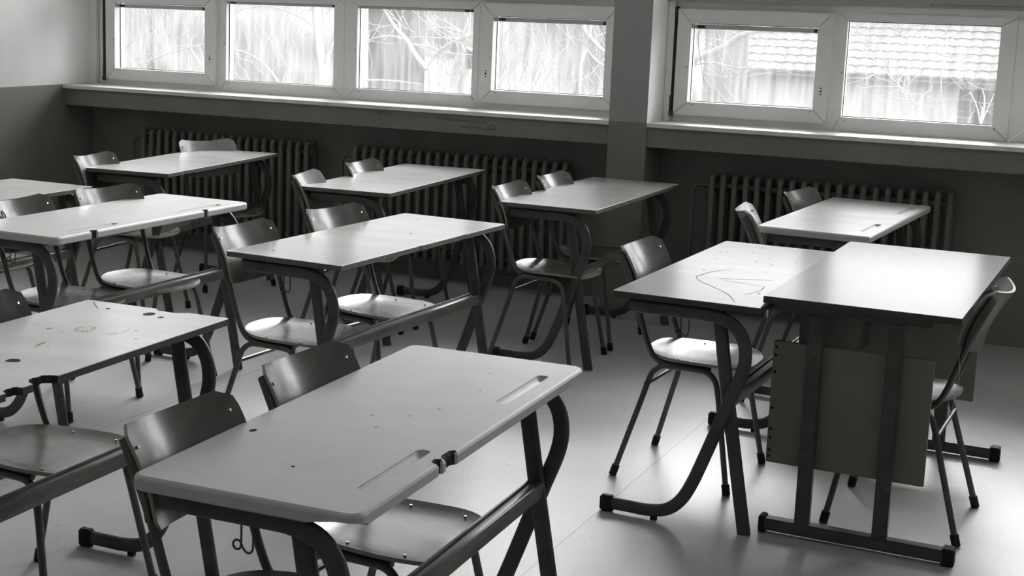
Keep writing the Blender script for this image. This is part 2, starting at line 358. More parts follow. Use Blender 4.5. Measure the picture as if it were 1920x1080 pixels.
# loose cords on two sashes
for t, pts in ((w2, [(-2.915, 8.04, 1.575), (-2.90, 8.04, 1.55), (-2.872, 8.035, 1.505), (-2.868, 8.034, 1.49)]), (w3, [(-2.31, 8.05, 1.58), (-2.335, 8.05, 1.545), (-2.33, 8.05, 1.47), (-2.305, 8.05, 1.35), (-2.29, 8.05, 1.295)])):
    b = bmesh.new(); sweep(b, crom(pts), circle(.0012, 6)); o = finish('cord', b, M['gasket'], t); o.matrix_parent_inverse = Matrix.Translation(-Vector(t.location))
# tall upper windows over the transom
def upper(n, x0, x1, k):
    t = empty('window_%d' % n, ((x0 + x1) / 2, 8.1, TZ1)); t['kind'] = 'structure'
    wd = (x1 - x0) / k
    for i in range(k):
        b = bmesh.new(); a = x0 + i * wd; mitred(b, a, a + wd, TZ1, UZ1, .06, .06, .06, .06, 8.055, 8.14); finish('frame', b, M['frame'], t)
        b = bmesh.new(); box(b, a + .05, a + wd - .05, 8.095, 8.099, TZ1 + .05, UZ1 - .05); finish('glass_pane', b, M['glass'], t)
    unparent_fix(t)
upper(5, XL, -2.728, 4); upper(6, -2.508, 1.33, 4)
# small screw eye on the lintel at the upper right
b = bmesh.new(); sweep(b, [(-1.10, 8.0, 1.74), (-1.10, 7.985, 1.74), (-1.10, 7.98, 1.728)], circle(.004, 8)); sweep(b, [(-1.102, 7.99, 1.738), (-.3, 7.99, 1.742)], circle(.0025, 6))
tag(finish('curtain_wire', b, M['gray']), 'thin wire with a screw eye on the lintel above the widest window pane', 'wire')

# pencil writing on the apron under the second window
b = bmesh.new()
def stroke(pts, y, r=.0016):
    sweep(b, [(x, y, z) for x, z in pts], circle(r, 5))
random.seed(3)
def scribble(x, z, n, h, sp, s=.02):
    for i in range(n):
        px = x + i * sp; q = [(px + random.uniform(-s, s) * .5, z + random.uniform(-h, h)) for _ in range(4)]
        q.sort(key=lambda a: a[0] + random.uniform(-.004, .004)); stroke(q, YS + .0105, .0009)
scribble(-4.20, 1.015, 5, .012, .024); scribble(-4.18, 1.0, 1, .02, .02)
scribble(-4.05, 1.005, 16, .004, .030); scribble(-3.78, 1.0, 12, .004, .027)
scribble(-3.62, .965, 10, .009, .022); stroke([(-3.44 + .022 * math.cos(a / 3), .972 + .014 * math.sin(a / 3)) for a in range(20)], YS + .0105, .001)
scribble(-5.2, .985, 5, .007, .03)
finish('pencil_scribble', b, M['mark'], bpy.data.objects['wall_window'])['kind'] = 'stuff'

# ---- radiators
def radiator(xa, xb, pitch, zt, label, proto=None):
    n = int(round((xb - xa) / pitch)) + 1
    t = empty('radiator', (xa, 7.93, 0)); tag(t, label, 'radiator', 'cast iron radiators under the windows')
    me = None
    for i in range(n):
        if me is None and proto is None:
            b = bmesh.new()
            for yy in (-.045, .045):
                sweep(b, [(0, yy, .13), (0, yy, .15), (0, yy, zt - .03), (0, yy * .8, zt - .008), (0, yy * .4, zt)], rrect(.030, .034, .012), nrm=(0, 1, 0))
            for z in (.17, zt - .06): box(b, -.011, .011, -.05, .05, z - .03, z + .03, 0, .004)
            sweep(b, [(-pitch / 2, 0, .18), (pitch / 2, 0, .18)], circle(.018)); sweep(b, [(-pitch / 2, 0, zt - .06), (pitch / 2, 0, zt - .06)], circle(.018))
            o = finish('section', b, M['radiator'], t, True); me = o.data
        else:
            o = bpy.data.objects.new('section', me or proto); C.objects.link(o); o.parent = t
        o.location = (i * pitch, 0, 0)
    b = bmesh.new(); sweep(b, [(-.03, 0, zt - .06), (-.09, 0, zt - .06), (-.12, .0, zt - .09), (-.12, 0, .0)], circle(.012)); finish('pipe', b, M['radiator'], t, True)
    for xx in (pitch * 1.5, pitch * (n - 2.5)):
        b = bmesh.new(); box(b, xx - .012, xx + .012, -.03, .03, 0, .165); finish('bracket', b, M['radiator'], t)
    return me
pm = radiator(-6.0, -4.74, .0625, .785, 'cast iron radiator below the two leftmost windows, near the left wall')
radiator(-4.40, -3.05, .0625, .785, 'cast iron radiator between the leftmost radiator and the pillar', pm)
radiator(-2.16, -.90, .0625, .785, 'cast iron radiator right of the pillar behind the teacher desk', pm)

# ------------------------------------------------------------------ school desks
W, D, H, INS = 1.278, .492, .76, .043
CURVE = [(.0, .030), (.08, .030), (.15, .030), (.215, .043), (.262, .082), (.297, .145), (.335, .245), (.372, .350), (.408, .450), (.437, .530), (.446, .590), (.434, .648), (.400, .690), (.345, .709), (.285, .712), (.17, .712), (.055, .712)]
def arc_corner(cx, cy, r, a0, a1, n=5): return [(cx + r * math.cos(R(a0 + (a1 - a0) * i / n)), cy + r * math.sin(R(a0 + (a1 - a0) * i / n))) for i in range(n + 1)]
def outline(r, chips=()):
    """counter-clockwise outline (u right, v away) with chipped edge notches: (side, pos, half width, depth)"""
    def edge(side, a, b):
        pts = []
        for s, pos, hw, dp in sorted([c for c in chips if c[0] == side], key=lambda c: c[1], reverse=side in 'FL'):
            k = 7; off = [(-1, 0), (-.8, .55), (-.45, .9), (-.1, 1), (.3, .85), (.6, .95), (.85, .5), (1, 0)]
            if side in 'FL': off = [(-q[0], q[1]) for q in off]
            for ox, dd in off:
                p = pos + ox * hw; d_ = dp * dd
                pts.append({'N': (p, d_), 'R': (D - d_, p), 'F': (p, W - d_), 'L': (d_, p)}[side])
        return pts
    return (arc_corner(r, r, r, 180, 270) + edge('N', 0, 1) + arc_corner(D - r, r, r, 270, 360) + edge('R', 0, 1) +
            arc_corner(D - r, W - r, r, 0, 90) + edge('F', 1, 0) + arc_corner(r, W - r, r, 90, 180) + edge('L', 1, 0))
def disc(bm, u, v, ru, rv, mi, z=H + .0004, n=12, jag=0):
    bm.faces.new([bm.verts.new((u + ru * (1 + jag * random.uniform(-1, 1)) * math.cos(2 * math.pi * i / n), v + rv * (1 + jag * random.uniform(-1, 1)) * math.sin(2 * math.pi * i / n), z)) for i in range(n)]).material_index = mi
def line(bm, pts, wd, mi, z=H + .0004, smooth=True):
    P = crom([(p[0], p[1], 0) for p in pts], 5) if smooth and len(pts) > 2 else [Vector((p[0], p[1], 0)) for p in pts]
    L_ = []; 
    for i, p in enumerate(P):
        t = (P[min(i + 1, len(P) - 1)] - P[max(i - 1, 0)]).normalized(); s = wd * random.uniform(.6, 1.2) * (.4 if i in (0, len(P) - 1) else 1)
        L_.append((bm.verts.new((p.x - t.y * s, p.y + t.x * s, z)), bm.verts.new((p.x + t.y * s, p.y - t.x * s, z))))
    for a, b_ in zip(L_, L_[1:]): bm.faces.new((a[0], a[1], b_[1], b_[0])).material_index = mi
def desk_frame(t):
    for k, v in enumerate((INS, W - INS)):
        s = -1 if k == 0 else 1
        b = bmesh.new(); sweep(b, [Vector((p.x, v + s * .011, p.y)) for p in crom([(u, z, 0) for u, z in CURVE], 5)], rrect(.042, .021, .009), nrm=(0, 1, 0))
        f = finish('side_frame', b, M['steel'], t, True)
        b = bmesh.new(); box(b, -.014, .034, v + s * .011 - .0145, v + s * .011 + .0145, 0, .056, 0, .006); finish('foot_cap', b, M['rubber'], f)
        b = bmesh.new(); box(b, .165, .185, v + s * .011 - .008, v + s * .011 + .008, 0, .012); finish('glide', b, M['rubber'], f)
        b = bmesh.new(); sweep(b, [(.345, v - s * .011, .722), (.395, v - s * .011, .43), (.475, v - s * .011, 0)], rrect(.044, .021, .009), nrm=(0, 1, 0)); finish('leg', b, M['steel'], t, True)
        # wire bag hook under the rail
        hx = .222; y = v - s * .004
        pts = [(hx + .028, y, .70), (hx + .028, y, .655), (hx + .026, y, .636), (hx + .016, y, .630), (hx + .006, y, .638), (hx, y, .650), (hx - .010, y, .652), (hx - .016, y, .643), (hx - .010, y, .634), (hx, y, .638), (hx + .002, y, .655), (hx + .002, y, .70)]
        b = bmesh.new(); sweep(b, crom(pts, 4), circle(.0024, 6)); finish('bag_hook', b, M['steel'], t, True)
        b = bmesh.new(); box(b, .05, .40, v - .012, v + .012, .732, .7425); finish('packer_strip', b, M['edge_dark'], t)
    b = bmesh.new(); sweep(b, [(.398, INS + .008, .436), (.398, W - INS - .008, .436)], rrect(.030, .044, .005, 2), nrm=(0, 0, 1))
    box(b, .377, .3835, INS + .03, W - INS - .03, .452, .463, 0, .001); finish('crossbar', b, M['bar'], t, True)
    for u in (.055, .30):
        b = bmesh.new(); box(b, u - .012, u + .012, INS + .01, W - INS - .01, .700, .7405, 0, .003); finish('support_rail', b, M['steel'], t)
proto_frame = empty('student_desk', (0, 0, 0)); desk_frame(proto_frame)
def desk(x, y, r, label, kind='thin', chips=(), marks=None, grooves=False, cuts=(), tone=None):
    global proto_frame
    if proto_frame is not None and not proto_frame.get('used'):
        t = proto_frame; t['used'] = 1; desk.src = t
    else:
        t = bpy.data.objects.new('student_desk', None); C.objects.link(t)
        for ch in list(desk.src.children):
            if ch.name.startswith('tabletop'): continue
            copy_tree(ch, t)
    t.location = (x, y, 0); t.rotation_euler = (0, 0, r)
    tag(t, label, 'desk', 'two-seat school desks')
    b = bmesh.new(); 
    if kind == 'thick':
        out = outline(.030, chips); prof = [(.013, H), (.008, H), (.003, H - .003), (0, H - .008), (0, H - .026), (.004, H - .030)]
        profile_prism(b, out, prof, 0, 1, 9)
    else:
        out = outline(.008, chips); prof = [(.0012, H), (0, H - .0015), (0, H - .0195)]
        profile_prism(b, out, prof, 0, 1, 2)
    top = M['plastic'] if kind == 'thick' else M['laminate']
    if tone: top = mat('desk_top_tone', tone, .24 if tone > .4 else .19, .35 if tone > .32 else .18, .12, (3, 9, 3), .05, 260)
    ed = M['plastic'] if kind == 'thick' else (M['edge_dark'] if kind == 'dark' else M['edge'])
    for f in b.faces:                                        # fresh dark breaks where the edge is chipped
        c_ = f.calc_center_median()
        if chips and abs(f.normal.z) < .6 and c_.z < H - .0005 and .006 < c_.x < D - .006 and .006 < c_.y < W - .006 and min(abs(c_.x), abs(D - c_.x)) + min(abs(c_.y), abs(W - c_.y)) > .05: f.material_index = 2
    o = finish('tabletop', b, [top, ed, M['chip']], t)
    cutters = []
    if grooves:
        for v0, v1 in ((.135, .425), (.835, 1.135)):
            g = bmesh.new(); sweep(g, crom([(.432, v0, 0), (.432, v0 + .006, 0), (.432, v0 + .02, 0), (.432, v1 - .02, 0), (.432, v1 - .006, 0), (.432, v1, 0)], 4), circle(1, 14), nrm=(0, 0, 1),
                                   radii=None)
            # capsule: scale section by hand
            g.free(); g = bmesh.new(); n = 13; P = []
            for i in range(n):
                s_ = i / (n - 1); P.append(s_)
            pts = []; rad = []
            for s_ in [0, .01, .025, .05, .1, .5, .9, .95, .975, .99, 1]:
                pts.append((.432, v0 + (v1 - v0) * s_, H + .004)); e = min(s_, 1 - s_) * (v1 - v0); rad.append(.0155 * math.sqrt(max(.02, 1 - max(0, 1 - e / .0155) ** 2)))
            sweep(g, pts, circle(1, 16), nrm=(0, 0, 1), radii=rad)
            cutters.append(finish('cut', g, M['plastic'], t))
    for cu in cuts:      # chipped corners: small rotated boxes
        u, v, z, sx, sy, sz, rz = cu; g = bmesh.new(); bmesh.ops.create_icosphere(g, subdivisions=2, radius=1)
        for q in g.verts: q.co = Vector((q.co.x * sx, q.co.y * sy, q.co.z * sz)) * random.uniform(.85, 1.1)
        c_ = finish('cut', g, M['mark'], t); c_.location = (u, v, z); c_.rotation_euler = (0, 0, rz); cutters.append(c_)
    if cutters: boolean(o, cutters)
    if marks:
        b = bmesh.new(); b.from_mesh(o.data); marks(b)
        b.to_mesh(o.data); b.free()
        for m_ in (M['mark'], M['softmark'], M['paleMark']): o.data.materials.append(m_)
        o['slots'] = len(o.data.materials)
    return t
def slots(o): return {m.name: i for i, m in enumerate(o.data.materials)}
MK, SF, PL = 3, 4, 5
# fix slot indices: marks are appended after [top, edge] (boolean cutters may add one)
def m_front(b):
    k = MK
    disc(b, .055, .368, .008, .011, k); disc(b, .25, .195, .004, .005, k)
    for u, v in ((.307, 1.086), (.349, .916), (.298, .636), (.33, .72), (.22, .60), (.27, .52)): disc(b, u, v, .004, .006, SF, jag=.4)
    for i in range(26):
        u, v = random.uniform(.05, .4), random.uniform(.1, 1.2); a = random.uniform(0, 3); l = random.uniform(.01, .05); line(b, [(u, v), (u + l * math.cos(a), v + l * math.sin(a))], .0007, SF)
def m_E(b):
    k = MK
    line(b, [(.215, .652), (.167, .537), (.155, .448), (.152, .418), (.188, .343), (.276, .243), (.345, .152), (.401, .034)], .0019, k)
    line(b, [(.11, .373), (.16, .396)], .0006, SF); line(b, [(.227, .425), (.313, .47), (.396, .511)], .0019, k)
    line(b, [(.234, .41), (.322, .395), (.402, .375)], .0019, k, smooth=False); line(b, [(.402, .375), (.409, .292), (.388, .185)], .0016, k)
    for u, v in ((.101, .815), (.064, .985), (.084, 1.001), (.171, 1.059), (.173, 1.192), (.241, .857), (.309, .815), (.378, .901), (.132, .563), (.328, .659), (.422, .239), (.264, .951)): disc(b, u, v, .0045, .007, k, jag=.5, n=7)
    for i in range(16):
        u, v = random.uniform(.2, .45), random.uniform(.6, 1.1); a = random.uniform(0, 3); l = random.uniform(.01, .06); line(b, [(u, v), (u + l * math.cos(a), v + l * math.sin(a))], .0007, SF)
def m_H(b):
    k = MK
    disc(b, .270, 1.204, .017, .022, k); disc(b, .323, 1.185, .009, .011, k); disc(b, .129, 1.201, .006, .008, k)
    line(b, [(.036, 1.255), (.10, 1.19)], .003, k); line(b, [(.02, 1.235), (.055, 1.275)], .0022, k)
    for i in range(12): disc(b, .237 + .022 * math.cos(i * .52), .953 + .030 * math.sin(i * .52), .004, .005, SF, jag=.6, n=7)
    disc(b, .153, .908, .008, .012, SF, jag=.4); disc(b, .306, .578, .018, .018, k, jag=.2); disc(b, .248, .751, .005, .02, SF, jag=.5)
    for i in range(18): disc(b, .22 + random.uniform(-.05, .1), random.uniform(.7, 1.1), .003, .005, SF if i % 3 else PL, jag=.5, n=6)
    for i in range(10): disc(b, random.uniform(.33, .42), random.uniform(.9, 1.05), .003, .005, SF, jag=.5, n=6)
def m_B(b):
    for u, v, r_ in ((.314, .79, .006), (.145, 1.139, .006), (.13, .111, .006), (.317, .552, .003), (.33, .56, .003)): disc(b, u, v, r_, r_ * 1.3, MK, jag=.3, n=8)
def m_D(b):
    disc(b, .46, .709, .004, .01, PL, jag=.4); disc(b, .431, .412, .004, .012, PL, jag=.4); line(b, [(.44, .74), (.46, .72)], .002, PL)
def m_J(b):
    for u, v in ((.25, 1.01), (.265, 1.02), (.235, .98)): disc(b, u, v, .004, .006, MK, jag=.3, n=8)
random.seed(11)
desk(-1.693, 2.171, .0367, 'thick grey school desk with two pencil grooves, nearest to the camera', 'thick', chips=[('R', .420, .030, .010), ('R', .366, .011, .012)], marks=m_front, grooves=True, cuts=[(D - .035, -.004, H - .036, .085, .05, .022, .25)])
desk(-2.973, 4.383, -.051, 'pale thin-topped school desk in the middle, with the pillar stripe mirrored in it', 'thin', marks=m_B, chips=[('R', .55, .02, .003), ('R', .9, .03, .003)])
desk(-3.762, 6.175, .057, 'thin-topped school desk by the radiator, left of the desk under the pillar', 'thin', tone=.66)
desk(-2.745, 6.284, -.004, 'thin-topped school desk whose far end runs into the dark below the pillar', 'thin', tone=.44, marks=m_D)
desk(-1.541, 4.496, -.024, 'scratched school desk touching the teacher desk', 'dark', tone=.30, marks=m_E, chips=[('R', .03, .02, .006), ('F', .2, .04, .004)])
desk(-1.521, 6.285, -.059, 'thick-edged school desk in front of the radiator, behind the teacher desk', 'thick', grooves=True, tone=.52)
desk(-4.125, 4.248, -.0116, 'school desk at left with shiny pencil grooves and chips in its front edge', 'thick', grooves=True, chips=[('R', .221, .018, .014), ('R', .95, .014, .014)])
desk(-2.766, 2.145, .0353, 'school desk at lower left with holes and bitten-out edges', 'dark', tone=.88, marks=m_H, chips=[('F', .30, .055, .022), ('R', .470, .045, .035), ('R', .36, .03, .02)])
desk(-5.023, 6.103, .105, 'thin-topped school desk farthest left along the radiators', 'thin', chips=[('R', .17, .02, .004)], tone=.62)
desk(-4.985, 4.235, 0, 'school desk cut by the left edge of the photo, behind the front-row chairs', 'thin', marks=m_J)
# ------------------------------------------------------------------ teacher desk
t = empty('teacher_desk', (-1.062, 4.566, 0), -.011); tag(t, 'large pale teacher desk with flat panels and two uprights at its end', 'desk')
TW, TD, TH = .600, 1.349, .785
b = bmesh.new(); profile_prism(b, [(0, 0), (TW, 0), (TW, TD), (0, TD)], [(.001, TH), (0, TH - .001), (0, TH - .022)], 0, 1, 2); finish('tabletop', b, [M['teacher'], M['edge_dark']], t)
for k, v in enumerate((.045, TD - .06)):
    b = bmesh.new(); box(b, .036, .620, v - .022, v + .022, .010, .050, 0, .004); f = finish('foot_rail', b, M['steel'], t)
    for u in ((.600, .638), (.028, .050)):
        b = bmesh.new(); box(b, u[0], u[1], v - .025, v + .025, 0, .057, 0, .004); finish('foot_cap', b, M['rubber'], f)
    b = bmesh.new(); box(b, .03, .512, v - .015, v + .015, .738, .7625, 0, .002); finish('top_rail', b, M['steel'], t)
    for u in (.165, .409):
        b = bmesh.new(); box(b, u - .0235, u + .0235, v - .016, v + .016, .045, .740, 0, .004); finish('leg', b, M['steel'], t)
        for zz in (.60, .30):
            b = bmesh.new(); sweep(b, [(u + .002, v - .0155, zz), (u + .002, v - .0185, zz)], circle(.005, 10)); finish('bolt', b, M['edge_dark'], t)
    pv = v + .028 if k == 0 else v - .028
    b = bmesh.new(); box(b, .028, .524, pv - .009, pv + .009, .228, .632, 0, .002)
    if k == 0:
        for zz in (.612, .585, .53, .41, .34, .31, .27, .25): sweep(b, [(.038, pv - .0089, zz), (.038, pv - .0105, zz)], circle(.005, 8), mi=1)
    finish('side_panel', b, [M['panel'], M['mark']], t)
b = bmesh.new(); box(b, .100, .118, .095, TD - .10, .40, .76, 0, .001); finish('modesty_panel', b, M['panel2'], t)

# ------------------------------------------------------------------ chairs
def chair_parts(t, wood=M['wood'], seat=M['seatw']):
    for s in (-1, 1):
        pts = [(-.215, s * .222, .012), (-.135, s * .190, .290), (-.112, s * .181, .372), (-.098, s * .176, .398), (-.072, s * .172, .416), (-.035, s * .170, .419), (.06, s * .170, .419), (.098, s * .172, .414), (.122, s * .176, .396), (.136, s * .181, .368), (.150, s * .188, .305), (.205, s * .222, .012)]
        P = crom(pts[1:-1], 4); b = bmesh.new(); sweep(b, [Vector(pts[0])] + P + [Vector(pts[-1])], circle(.0105, 10)); f = finish('leg_frame', b, M['tube'], t, True)
        for e, x in ((0, -.216), (1, .206)):
            b = bmesh.new(); q = Vector(pts[-1] if e else pts[0]); q2 = Vector(pts[-2] if e else pts[1]); dr = (q2 - q).normalized()
            sweep(b, [q - dr * .010, q + dr * .028], circle(.0145, 12)); b.verts.ensure_lookup_table()
            for v in b.verts:
                if v.co.z < 0: v.co.z = 0
            finish('foot_tip', b, M['rubber'], f, True)
        yy = s * .158
        b = bmesh.new(); sweep(b, crom([(.10, s * .152, .421), (-.02, s * .152, .421), (-.075, s * .153, .425), (-.112, s * .155, .445), (-.140, s * .157, .500), (-.162, s * .158, .565), (-.186, s * .158, .640), (-.216, s * .158, .715), (-.254, s * .158, .800)], 5), circle(.0105, 10)); finish('back_tube', b, M['tube'], t, True)
    b = bmesh.new(); sweep(b, [(-.125, -.185, .345), (-.125, .185, .345)], circle(.0075, 8)); finish('stretcher', b, M['tube'], t, True)
    b = bmesh.new(); sweep(b, [(.07, -.170, .413), (.07, .170, .413)], circle(.007, 8)); finish('seat_brace', b, M['tube'], t, True)
    # seat
    b = bmesh.new(); NT, NR = 48, 7
    def sp(th, r):
        c_, s_ = math.cos(th), math.sin(th); n = 3.0
        x = .195 * abs(c_) ** (2 / n) * (1 if c_ >= 0 else -1); hw = .172 + .026 * ((x + .195) / .39)
        y = hw * abs(s_) ** (2 / (n if x > 0 else 2.5)) * (1 if s_ >= 0 else -1)
        x, y = x * r, y * r; q = (x + .195) / .39
        z = .440 + .013 * r ** 4 - .016 * max(0, (x - .08) / .115) ** 2 + .012 * max(0, (-x - .05) / .145) ** 2 - .003
        return x + .03, y, z
    topc = b.verts.new(sp(0, 0)); botc = b.verts.new(Vector(sp(0, 0)) - Vector((0, 0, .010))); prev = None
    for lvl in (0, 1):
        rings = []
        for j in range(1, NR + 1):
            r_ = (j / NR) ** .8; rings.append([b.verts.new(Vector(sp(2 * math.pi * i / NT, r_)) - Vector((0, 0, .010 * lvl))) for i in range(NT)])
        cc = botc if lvl else topc
        for i in range(NT): b.faces.new((cc, rings[0][i], rings[0][(i + 1) % NT]))
        for r0, r1 in zip(rings, rings[1:]):
            for i in range(NT): b.faces.new((r0[i], r0[(i + 1) % NT], r1[(i + 1) % NT], r1[i]))
        if lvl == 0: outer = rings[-1]
        else:
            for i in range(NT): b.faces.new((outer[i], outer[(i + 1) % NT], rings[-1][(i + 1) % NT], rings[-1][i])).material_index = 1
    st = finish('seat', b, [seat, M['plyedge']], t, True)
    b = bmesh.new()
    for s in (-1, 1):
        for x in (-.05, .10):
            z = sp(0, .3)[2]; sweep(b, [(x + .03, s * .150, .440), (x + .03, s * .150, .4478)], circle(.0036, 10))
    finish('screw', b, M['screw'], st, True)
    # backrest: curved plywood with rounded corners
    b = bmesh.new(); NU, NV = 22, 10; hw = .183; z0, z1 = .635, .838; th = .009
    zz = [(.622, -.150), (.66, -.156), (.70, -.166), (.735, -.180), (.78, -.202), (.835, -.236)]
    def xe(z):
        for (a, xa), (c_, xc) in zip(zz, zz[1:]):
            if z <= c_: return xa + (xc - xa) * (z - a) / (c_ - a)
        return zz[-1][1]
    def bp(i, j, off):
        u = -1 + 2 * i / NU; v = -1 + 2 * j / NV
        rc = .034
        y = u * hw; z = (z0 + z1) / 2 + v * (z1 - z0) / 2
        # squeeze corners: limit y by height with corner circles
        hz = (z1 - z0) / 2; dz = abs(v) * hz - (hz - rc)
        lim = hw if dz <= 0 else hw - rc + math.sqrt(max(0, rc * rc - dz * dz))
        y = u * lim; s = y / hw
        k = .058 * (1 - s * s) + off            # bowed backwards along the leaning board's normal
        return (xe(z) - k * .91, y, z - k * .41)
    G = [[[b.verts.new(bp(i, j, off)) for j in range(NV + 1)] for i in range(NU + 1)] for off in (0, th)]
    for k in (0, 1):
        for i in range(NU):
            for j in range(NV): b.faces.new((G[k][i][j], G[k][i + 1][j], G[k][i + 1][j + 1], G[k][i][j + 1]))
    rim = [(i, 0) for i in range(NU)] + [(NU, j) for j in range(NV)] + [(i, NV) for i in range(NU, 0, -1)] + [(0, j) for j in range(NV, 0, -1)]
    for q, (i, j) in enumerate(rim):
        i2, j2 = rim[(q + 1) % len(rim)]; b.faces.new((G[0][i][j], G[0][i2][j2], G[1][i2][j2], G[1][i][j])).material_index = 1
    bk = finish('backrest', b, [wood, M['plyedge']], t, True)
    for s in (-1, 1):
        for z in (.79, .70):
            x = xe(z) - .053 * (1 - (.158 / hw) ** 2) + .001
            b = bmesh.new(); sweep(b, [(x - .003, s * .158, z - .001), (x + .0035, s * .158, z + .0012)], circle(.0036, 10)); finish('screw', b, M['screw'], bk, True)
        # wooden packer between tube and backrest
        b = bmesh.new(); sweep(b, [(xe(z) - .060 * (1 - (.158 / hw) ** 2) - .018, s * .158, z) for z in (.645, .69, .735, .77, .805)], rrect(.016, .026, .003, 2), nrm=(0, 1, 0)); finish('spacer', b, M['tube'], bk)
pc = empty('school_chair', (0, 0, 0)); chair_parts(pc); first = [True]
pale = empty('school_chair', (0, 0, 0)); chair_parts(pale, M['wood_pale'], M['seatw']); firstp = [True]
def chair(x, y, r, label, p=False, z=0):
    src, fl = (pale, firstp) if p else (pc, first)
    if fl[0]: o = src; fl[0] = False
    else: o = copy_tree(src)
    o.location = (x, y, z); o.rotation_euler = (0, 0, r); tag(o, label, 'chair', 'plywood school chairs'); return o
chair(-1.503, 2.400, 0.0, 'dark plywood chair at the near left corner of the nearest desk')
chair(-1.535, 2.945, -.03, 'dark plywood chair at the far end of the nearest desk')
chair(-2.64, 2.45, 0.0, 'chair at the near end of the desk with holes, cut off by the photo')
chair(-2.625, 3.000, 0.0, 'shiny-seated chair at the far end of the desk with holes')
gc = chair(-3.915, 4.62, 0.0, 'chair with graffiti on its backrest behind the left grooved desk')
chair(-3.887, 5.107, -.17, 'chair with two visible backrest screws at the far end of the left grooved desk')
chair(-2.815, 4.600, -.04, 'chair with scratched backrest at the near end of the middle pale desk')
chair(-2.775, 5.185, -.16, 'chair with round pale seat at the far end of the middle pale desk')
chair(-3.50, 6.25, .22, 'chair turned aside so a narrow rounded backrest shows, left end of the middle radiator desk', True)
chair(-3.551, 6.870, .04, 'chair at the far end of the desk left of the one under the pillar')
chair(-2.522, 6.455, -.02, 'chair at the near end of the desk below the pillar')
chair(-2.513, 6.995, -.03, 'chair at the far end of the desk below the pillar')
chair(-1.418, 5.120, -.035, 'chair pushed under the scratched desk beside the teacher desk')
chair(-1.345, 6.44, .24, 'pale chair at the near end of the desk behind the teacher desk', True)
chair(-1.293, 7.140, -.17, 'chair at the far end of the desk behind the teacher desk')
chair(-4.791, 6.200, .10, 'chair at the near end of the farthest left radiator desk')
chair(-4.85, 7.13, -.50, 'pale chair turned towards the room at the far end of the farthest left desk', True)
chair(-4.78, 5.06, 0, 'chair whose pale seat shows below the left grooved desk')
tc = chair(-.652, 5.010, math.pi - .02, 'teacher chair at the right of the large pale desk, seen from behind')
# marker scrawl on the backrest behind the left grooved desk
zp = [(.622, -.150), (.66, -.156), (.70, -.166), (.735, -.180), (.78, -.202), (.835, -.236)]
def on_back(y, z):
    k = .058 * (1 - (y / .183) ** 2) - .0012; zz_ = z + k * .41
    for (a, xa), (c_, xc) in zip(zp, zp[1:]):
        if zz_ <= c_: break
    return Vector((xa + (xc - xa) * (zz_ - a) / (c_ - a) - k * .91, y, z))
b = bmesh.new()
for cy, pts in ((-.135, [(-.010, 0), (0, .017), (.010, 0), (0, -.017), (-.010, 0)]), (-.105, [(.009, .015), (-.008, .013), (-.008, .002), (.008, -.003), (.004, -.015), (-.009, -.013)]), (-.072, [(-.011, 0), (0, .018), (.011, 0), (0, -.018), (-.011, 0)])):
    sweep(b, crom([on_back(cy + u, .762 + v) for u, v in pts], 4), circle(.0016, 5))
finish('scrawl', b, M['mark'], [c for c in gc.children if c.name.startswith('backrest')][0])['kind'] = 'stuff'
b = bmesh.new(); sweep(b, crom([(-.165, .186, .625), (-.175, .189, .56), (-.168, .187, .49), (-.16, .184, .42)], 4), circle(.0008, 5)); finish('loose_thread', b, M['paleMark'], tc)
# graffiti stroke on one backrest is painted in its own small mesh
# ------------------------------------------------------------------ outside
GZ = -1.2
bm = bmesh.new(); box(bm, -120, 60, 8.6, 130, GZ - .3, GZ); tag(finish('ground', bm, M['snow']), None, None, None, 'structure')
def thicket(name, x0, x1, y, h, label, m, seed, amp=.8, nx=200, nz=40):
    random.seed(seed); b = bmesh.new(); G = []
    from mathutils import noise
    for i in range(nx + 1):
        col = []
        for j in range(nz + 1):
            x = x0 + (x1 - x0) * i / nx; z = GZ + h * j / nz
            a = noise.fractal(Vector((x * .4, z * .4, seed)), 1, 2, 2) * amp
            col.append(b.verts.new((x, y + a + (j / nz) ** 2 * 1.6, z + (noise.noise(Vector((x * .4, seed, 1))) * .8 if j == nz else 0))))
        G.append(col)
    for i in range(nx):
        for j in range(nz): b.faces.new((G[i][j], G[i + 1][j], G[i + 1][j + 1], G[i][j + 1]))
    # give it depth: far side
    H2 = []
    for i in range(nx + 1): H2.append((b.verts.new((G[i][-1].co.x, y + 4, G[i][-1].co.z)), b.verts.new((G[i][-1].co.x, y + 4, GZ))))
    for i in range(nx):
        b.faces.new((G[i][-1], G[i + 1][-1], H2[i + 1][0], H2[i][0])); b.faces.new((H2[i][0], H2[i + 1][0], H2[i + 1][1], H2[i][1]))
    o = tag(finish(name, b, m, None, True), label, 'hedge')
    b = bmesh.new()                                              # loose twigs over the face
    for i in range(620):
        x = random.uniform(x0, x1); z = GZ + random.uniform(.1, .9) * h; yy = y - amp * .6 - random.uniform(0, .8)
        p = [Vector((x, yy, z))]; dx = random.uniform(-.12, .12)
        for k in range(5): p.append(p[-1] + Vector((dx + random.uniform(-.10, .10), random.uniform(-.05, .05), random.uniform(.12, .32))))
        sweep(b, p, circle(.009, 4), radii=[1.3, 1.2, 1, .8, .6, .3], cap=False)
    tw = finish('twigs', b, M['twig'], o); tw['kind'] = 'stuff'
    return o
thicket('hedge', -34, -18.5, 33, 5.5, 'pale tangled thicket filling the view through the two leftmost windows', M['hedge'], 5)
thicket('hedge', -14.9, -8.9, 31, 5.5, 'pale twiggy thicket seen through the window left of the pillar', M['hedge'], 9, nx=120)
thicket('hedge', -62, -8, 74, 9, 'distant grey thicket beyond the lawn behind the forked tree', M['hedge_far'], 13, nx=260)
